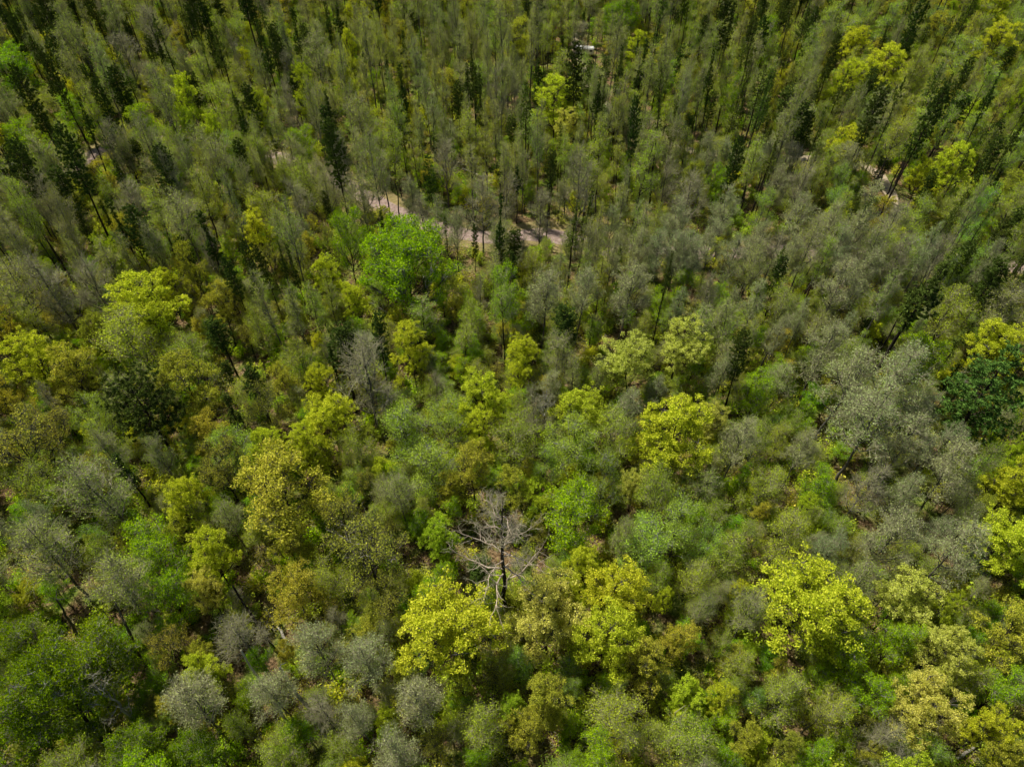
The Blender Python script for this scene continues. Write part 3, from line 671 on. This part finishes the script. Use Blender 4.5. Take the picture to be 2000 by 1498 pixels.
# ------------------------------------------------------------------ ground and tracks
def hgt(x, y): return 0.12 * math.sin(x * .21 + 1) * math.sin(y * .17) + .05 * math.sin(x * .9) * math.sin(y * .8)
def ramp(nt, pts):
    cr = N(nt, 'ShaderNodeValToRGB'); e = cr.color_ramp.elements
    while len(e) < len(pts): e.new(.5)
    for i, (p, c) in enumerate(pts): e[i].position = p; e[i].color = (*c, 1)
    return cr
m = bpy.data.materials.new('forest_floor'); m.use_nodes = True; nt = m.node_tree; L = nt.links
b = nt.nodes['Principled BSDF']; b.inputs['Roughness'].default_value = .95; b.inputs['Specular IOR Level'].default_value = .1
tc = N(nt, 'ShaderNodeTexCoord')
n1 = N(nt, 'ShaderNodeTexNoise'); n1.inputs['Scale'].default_value = .35; n1.inputs['Detail'].default_value = 6
n2 = N(nt, 'ShaderNodeTexNoise'); n2.inputs['Scale'].default_value = 2.6; n2.inputs['Detail'].default_value = 6; n2.inputs['Roughness'].default_value = .75
L.new(tc.outputs['Object'], n1.inputs['Vector']); L.new(tc.outputs['Object'], n2.inputs['Vector'])
r1 = ramp(nt, [(.38, (.035, .024, .014)), (.5, (.17, .11, .055)), (.66, (.42, .29, .18))])
r2 = ramp(nt, [(.38, (.03, .045, .012)), (.52, (.13, .18, .025)), (.66, (.32, .32, .10))])
L.new(n2.outputs['Fac'], r1.inputs[0]); L.new(n2.outputs['Fac'], r2.inputs[0])
r3 = ramp(nt, [(.44, (0, 0, 0)), (.60, (1, 1, 1))]); L.new(n1.outputs['Fac'], r3.inputs[0])
mx = N(nt, 'ShaderNodeMix', data_type='RGBA'); L.new(r3.outputs[0], mx.inputs[0]); L.new(r1.outputs[0], mx.inputs[6]); L.new(r2.outputs[0], mx.inputs[7])
L.new(mx.outputs[2], b.inputs['Base Color'])
bp_ = N(nt, 'ShaderNodeBump'); bp_.inputs['Strength'].default_value = .8; bp_.inputs['Distance'].default_value = .15
L.new(n2.outputs['Fac'], bp_.inputs['Height']); L.new(bp_.outputs[0], b.inputs['Normal'])
xs = np.concatenate([[-3000, -800], np.arange(-300, 301, 5), [800, 3000]]); ys = np.concatenate([[-1500, -300], np.arange(-50, 351, 5), [900, 4000]])
gm = MB(); V = np.array([(x, y, hgt(x, y) - .12) for y in ys for x in xs]); nx = len(xs)
Q = [(j * nx + i, j * nx + i + 1, (j + 1) * nx + i + 1, (j + 1) * nx + i) for j in range(len(ys) - 1) for i in range(nx - 1)]
gm.add(V, Q); g = bpy.data.objects.new('ground', gm.mesh('ground', m)); COL.objects.link(g); g['kind'] = 'structure'

def track_mat(name, a, bb, c):
    m = bpy.data.materials.new(name); m.use_nodes = True; nt = m.node_tree; L = nt.links
    b = nt.nodes['Principled BSDF']; b.inputs['Roughness'].default_value = .95; b.inputs['Specular IOR Level'].default_value = .1
    tc = N(nt, 'ShaderNodeTexCoord'); n2 = N(nt, 'ShaderNodeTexNoise'); n2.inputs['Scale'].default_value = 1.4; n2.inputs['Detail'].default_value = 8; n2.inputs['Roughness'].default_value = .7
    L.new(tc.outputs['Object'], n2.inputs['Vector']); r = ramp(nt, [(.35, a), (.52, bb), (.7, c)]); L.new(n2.outputs['Fac'], r.inputs[0])
    L.new(r.outputs[0], b.inputs['Base Color'])
    bm = N(nt, 'ShaderNodeBump'); bm.inputs['Strength'].default_value = .5; bm.inputs['Distance'].default_value = .06; L.new(n2.outputs['Fac'], bm.inputs['Height']); L.new(bm.outputs[0], b.inputs['Normal'])
    return m
def ribbon(name, P, wd, z, mat):
    T = np.gradient(P, axis=0); T /= np.linalg.norm(T, axis=1, keepdims=True); Nn = np.stack([-T[:, 1], T[:, 0]], 1)
    k = 7; V = []
    for i in range(len(P)):
        for j in range(k):
            s = (j / (k - 1) - .5) * wd * (1 + (.12 * math.sin(i * .7 + j * 2) + .1 * math.sin(i * .23)) * (1 if j in (0, k - 1) else .5))
            p = P[i] + Nn[i] * s; V.append((p[0], p[1], z + (.03 if j == 3 else 0)))
    Q = [(i * k + j, (i + 1) * k + j, (i + 1) * k + j + 1, i * k + j + 1) for i in range(len(P) - 1) for j in range(k - 1)]
    mb = MB(); mb.add(V, Q); o = bpy.data.objects.new(name, mb.mesh(name, mat)); COL.objects.link(o); o['kind'] = 'structure'
ribbon('dirt_road', TR1, 4.0, .075, track_mat('pink_dirt', (.20, .14, .12), (.36, .27, .24), (.47, .37, .33)))
ribbon('dirt_path', TR2, 2.3, .085, track_mat('sand', (.36, .28, .20), (.48, .39, .28), (.56, .47, .36)))
ribbon('grass_verge', TR1, 9, .055, track_mat('dry_grass', (.16, .15, .05), (.30, .24, .11), (.42, .33, .19)))

# ------------------------------------------------------------------ dead tree
def dead_tree(px_base, H, R, seed, limbs, label, kind='dead_tree', barkt='backlit', barkb='dead', group=None, loc=None, tr=.32, ntw=12):
    rg = np.random.default_rng(seed)
    x, y, _ = loc or unproj(*px_base, 0)
    e = bpy.data.objects.new(kind, None); COL.objects.link(e); e.location = (x, y, -.1)
    e['label'] = label; e['category'] = 'dead tree'
    if group: e['group'] = group
    tk = MB(); k = 10; z = np.linspace(0, 1, k)
    tp = np.stack([rg.normal(0, .1, k) * (z > 0), rg.normal(0, .1, k) * (z > 0), z * H * .97], 1)
    tubes(tk, tp[None], (tr * (1.2 - .2 * np.minimum(1, z * 6)) * (1 - .88 * z))[None], 8)
    o = bpy.data.objects.new('trunk', tk.mesh('trunk', [BM[barkt]])); COL.objects.link(o); o.parent = e
    br = MB(); tw = MB()
    for i in range(limbs):
        zz = H * (.36 + .56 * (i + rg.random() * .6) / limbs); q = zz / H
        l = R * (1.15 - .75 * max(0, q - .45) / .55) * (.7 + .45 * rg.random()); a = i * 2.4 + rg.normal(0, .3)
        p = np.array([0, 0, zz]); d = np.array([math.cos(a), math.sin(a), .25 + .6 * q]); d /= np.linalg.norm(d)
        pts = [p]; nseg = 8
        for s in range(nseg):
            d = nrm(d + rg.normal(0, .26, 3) + [0, 0, .05 if s < 5 else .2]); p = p + d * l / nseg; pts.append(p)
        pts = np.array(pts); rad = (.018 + .011 * l) * (1 - .85 * np.linspace(0, 1, nseg + 1)) * 1.1 + .008
        tubes(br, pts[None], rad[None], 5)
        for s in range(2, nseg + 1):
            for c in range(2):
                if rg.random() < .25: continue
                dd = nrm(nrm(pts[s] - pts[s - 1]) + rg.normal(0, .75, 3) + [0, 0, .25]); ll = l * .34 * (.4 + rg.random()); p2 = pts[s]; q2 = [p2]
                for u in range(4): dd = nrm(dd + rg.normal(0, .3, 3) + [0, 0, .1]); p2 = p2 + dd * ll / 4; q2.append(p2)
                q2 = np.array(q2); tubes(br, q2[None], (rad[s] * .55 * np.linspace(1, .3, 5) + .006)[None], 4)
                m_ = ntw; st = q2[rg.integers(1, 5, m_)]; en = st + nrm(rg.standard_normal((m_, 3)) + dd * .8) * (.25 + .5 * rg.random((m_, 1)))
                tubes(tw, np.stack([st, (st + en) / 2 + rg.normal(0, .05, (m_, 3)), en], 1), np.tile([.011, .009, .005], (m_, 1)), 3)
    o = bpy.data.objects.new('branches', br.mesh('branches', [BM[barkb]])); COL.objects.link(o); o.parent = e
    o = bpy.data.objects.new('twigs', tw.mesh('twigs', [BM['twig']])); COL.objects.link(o); o.parent = e
    return e
# the tall dead pine in the foreground
x, y, _ = unproj(985, 1205, 0)
lo, hi = 5, 30
for _ in range(30):
    h_ = (lo + hi) / 2
    if proj(x, y, h_)[1] > 962: lo = h_
    else: hi = h_
dead_tree((985, 1205), h_, 5.1, 21, 24, 'tall dead tree with black trunk and bleached crooked branches behind yellow oaks')
dead_tree(None, 11, 2.6, 33, 9, 'white skeletal snag among leaning pines at upper right', barkt='silver', barkb='silver', loc=unproj(1712, 260, 0), tr=.16)
dead_tree(None, 10, 2.4, 35, 9, 'grey broken snag left of the broad pine at the right edge', barkt='grey', barkb='silver', loc=unproj(1838, 810, 0), tr=.16, ntw=9)
dead_tree(None, 12, 4.0, 37, 8, 'bleached birch skeleton with pale spreading limbs left of the tall dead tree', barkt='silver', barkb='pale', loc=unproj(735, 1130, 0), tr=.2, ntw=3)
dead_tree(None, 12, 3.0, 39, 8, 'silver-limbed bare tree over vivid green leaves at the upper left edge', barkt='silver', barkb='silver', loc=unproj(75, 420, 0), tr=.16, ntw=4)
dead_tree(None, 13, 3.2, 41, 7, 'pale crooked limbs poking out of green maple at bottom left', barkt='silver', barkb='pale', loc=unproj(285, 1420, 0), tr=.2, ntw=3)
dead_tree(None, 10, 3.2, 43, 7, 'white dead branches sprawling at the bottom left edge', barkt='silver', barkb='pale', loc=unproj(255, 1560, 0), tr=.18, ntw=3)
dead_tree(None, 9, 2.8, 45, 8, 'small grey dead tree right of the golden oak near picture centre', barkt='grey', barkb='silver', loc=unproj(1062, 850, 0), tr=.14, ntw=4)
dead_tree(None, 9, 2.8, 47, 8, 'grey leafless snag at bottom right beside bright maples', barkt='grey', barkb='silver', loc=unproj(1700, 1520, 0), tr=.14, ntw=8)

# broken birch stem
def log(name, pa, pb, za, zb, r0, r1, bark, label, cat, stubs=3, seed=1):
    rg = np.random.default_rng(seed); a = np.array([*unproj(*pa, za)[:2], za]); b = np.array([*unproj(*pb, zb)[:2], zb])
    k = 8; t = np.linspace(0, 1, k)[:, None]; P = a + (b - a) * t; c = P.mean(0) * [1, 1, 0]; P = P - c + rg.normal(0, .05, P.shape)
    mb = MB(); tubes(mb, P[None], np.linspace(r0, r1, k)[None], 8)
    for i in range(stubs):
        s = P[rg.integers(2, k)]; e = s + nrm(rg.standard_normal(3) + [0, 0, .6]) * rg.uniform(.5, 1.6)
        tubes(mb, np.stack([s, (s + e) / 2 + rg.normal(0, .08, 3), e])[None], np.array([[.05, .04, .015]]), 4)
    # jagged ends
    for q, rr in ((P[0], r0), (P[-1], r1)):
        tubes(mb, np.stack([q, q + nrm(rg.standard_normal(3) * .4 + (q - P.mean(0))) * rr * 1.5])[None], np.array([[rr, rr * .25]]), 8)
    o = bpy.data.objects.new(name, mb.mesh(name, [BM[bark]])); COL.objects.link(o); o.location = c
    o['label'] = label; o['category'] = cat
log('broken_birch_stem', (636, 1432), (545, 1305), 0, 9, .22, .13, 'silver', 'pale broken birch stem without crown leaning between grey aspens at bottom', 'broken trunk', 2, 3)
LEAN = [((532, 1262), (455, 1145), 10, .2, 'dark', 'dark leaning stem over bare brown ground beside the golden oaks at lower left'),
        ((150, 1240), (112, 1170), 7, .16, 'grey', 'short grey leaning stem between olive crowns at the left edge'),
        ((283, 1300), (228, 1180), 10, .17, 'grey', 'grey leaning stem above the green maple at lower left'),
        ((600, 1470), (470, 1270), 13, .16, 'twig', 'long pale grey leaning stem left of the broken birch at bottom'),
        ((205, 1450), (140, 1365), 9, .2, 'dark', 'black leaning stem under the green maple at bottom left'),
        ((1440, 810), (1500, 690), 11, .17, 'dark', 'dark leaning stem beside the silver aspens right of the split yellow oak'),
        ((1300, 1460), (1320, 1390), 7, .13, 'twig', 'thin pale leaning stem at bottom right of centre')]
for i, (a, b, zt, r_, bk, lb) in enumerate(LEAN): log('leaning_dead_stem', a, b, 0, zt, r_, r_ * .5, bk, lb, 'dead trunk', 4, 80 + i)
LOGS = [((820, 520), (838, 570), 'pale log lying in grass below the dirt track'), ((905, 330), (940, 345), 'bleached log beside the black pine clump'),
        ((1020, 362), (1055, 370), 'short pale log lying near pines beyond the track'), ((560, 1250), (520, 1190), 'brown log on bare leaf litter beside the golden oak'),
        ((720, 590), (770, 618), 'fallen trunk on reddish soil below the big vivid green maple'), ((1085, 800), (1120, 790), 'uprooted log right of the small grey dead tree'),
        ((1230, 945), (1270, 935), 'dark log lying below the split yellow oak'), ((1870, 1480), (1930, 1440), 'grey log on bare ground in the lower right corner'),
        ((215, 330), (242, 342), 'white fallen stem among grey trees at upper left'), ((1255, 455), (1300, 480), 'thin log beside the track right of picture centre')]
for i, (a, b, lb) in enumerate(LOGS): log('fallen_log', a, b, .3, .35, .17, .1, 'pale' if i != 6 else 'dark', lb, 'log', 3, 50 + i)

# ------------------------------------------------------------------ the white trailer
def pm(name, col, rough=.4, metal=0, glass=False):
    m = bpy.data.materials.new(name); m.use_nodes = True; nt = m.node_tree; b = nt.nodes['Principled BSDF']
    b.inputs['Roughness'].default_value = rough; b.inputs['Metallic'].default_value = metal
    nz = N(nt, 'ShaderNodeTexNoise'); nz.inputs['Scale'].default_value = 3; nz.inputs['Detail'].default_value = 4
    r = ramp(nt, [(.3, tuple(c * .85 for c in col)), (.7, col)]); nt.links.new(nz.outputs['Fac'], r.inputs[0]); nt.links.new(r.outputs[0], b.inputs['Base Color'])
    return m
def bx(bm_, c, s, bev=0):
    import bmesh
    t = bmesh.new(); bmesh.ops.create_cube(t, size=1); bmesh.ops.scale(t, vec=s, verts=t.verts)
    if bev: bmesh.ops.bevel(t, geom=t.edges[:] + t.verts[:], offset=bev, segments=3, affect='EDGES')
    bmesh.ops.translate(t, vec=c, verts=t.verts)
    me = bpy.data.meshes.new('t'); t.to_mesh(me); t.free(); bm_.from_mesh(me); bpy.data.meshes.remove(me)
def part(name, parent, mat, build):
    import bmesh
    b = bmesh.new(); build(b); me = bpy.data.meshes.new(name); b.to_mesh(me); b.free(); me.materials.append(mat)
    o = bpy.data.objects.new(name, me); COL.objects.link(o); o.parent = parent; return o
def cyl(b, c, r, d):
    import bmesh
    from mathutils import Matrix
    bmesh.ops.create_cone(b, cap_ends=True, segments=24, radius1=r, radius2=r, depth=d, matrix=Matrix.Translation(c) @ Matrix.Rotation(math.pi / 2, 4, 'X'))
WH = pm('white_panel', (.82, .82, .80)); DK = pm('dark_glass', (.03, .035, .04), .1); RB = pm('rubber', (.03, .03, .03), .8); ST = pm('steel', (.45, .45, .45), .4, .8); RD = pm('red_lamp', (.35, .03, .02), .3); GS = pm('grey_stripe', (.25, .27, .3))
e = bpy.data.objects.new('travel_trailer', None); COL.objects.link(e); e.location = (TRAILER[0], TRAILER[1], .05); e.rotation_euler = (0, 0, R_(-9)); e.scale = (.84, .84, .84)
e['label'] = 'white travel trailer parked between trees beyond the dirt track at top'; e['category'] = 'trailer'
part('body', e, WH, lambda b: bx(b, (0, 0, 1.5), (5.9, 2.2, 2.0), .22))
def roofb(b): bx(b, (-.8, 0, 2.57), (.5, .5, .14), .03); bx(b, (1.3, 0, 2.6), (.8, .7, .2), .05)
part('roof_vent', e, WH, roofb)
for xx, ww in ((-2.1, .9), (-.4, 1.1), (2.1, .8)):
    wn = part('window', e, GS, lambda b: bx(b, (xx, -1.105, 1.75), (ww, .04, .6), .01))
    part('pane', wn, DK, lambda b: bx(b, (xx, -1.13, 1.75), (ww - .12, .02, .48)))
dr = part('door', e, WH, lambda b: bx(b, (.95, -1.11, 1.4), (.65, .04, 1.6), .01))
part('handle', dr, ST, lambda b: bx(b, (1.2, -1.15, 1.35), (.05, .05, .14)))
part('stripe', e, GS, lambda b: bx(b, (-1.1, -1.103, 1.1), (3.3, .012, .12)))
for s in (-1, 1):
    for xx in (-.45, .35):
        wh = part('wheel', e, RB, lambda b: cyl(b, (xx, s * .98, .33), .33, .22)); part('rim', wh, ST, lambda b: cyl(b, (xx, s * 1.095, .33), .18, .02))
part('tail_light', e, RD, lambda b: bx(b, (2.96, -.8, .95), (.04, .16, .3))); part('tail_light', e, RD, lambda b: bx(b, (2.96, .8, .95), (.04, .16, .3)))
def hit(b): bx(b, (-3.4, .3, .5), (1.1, .08, .1)); bx(b, (-3.4, -.3, .5), (1.1, .08, .1)); bx(b, (-3.95, 0, .52), (.3, .7, .09)); cyl(b, (-3.7, 0, .3), .05, .5)
part('hitch', e, ST, hit)
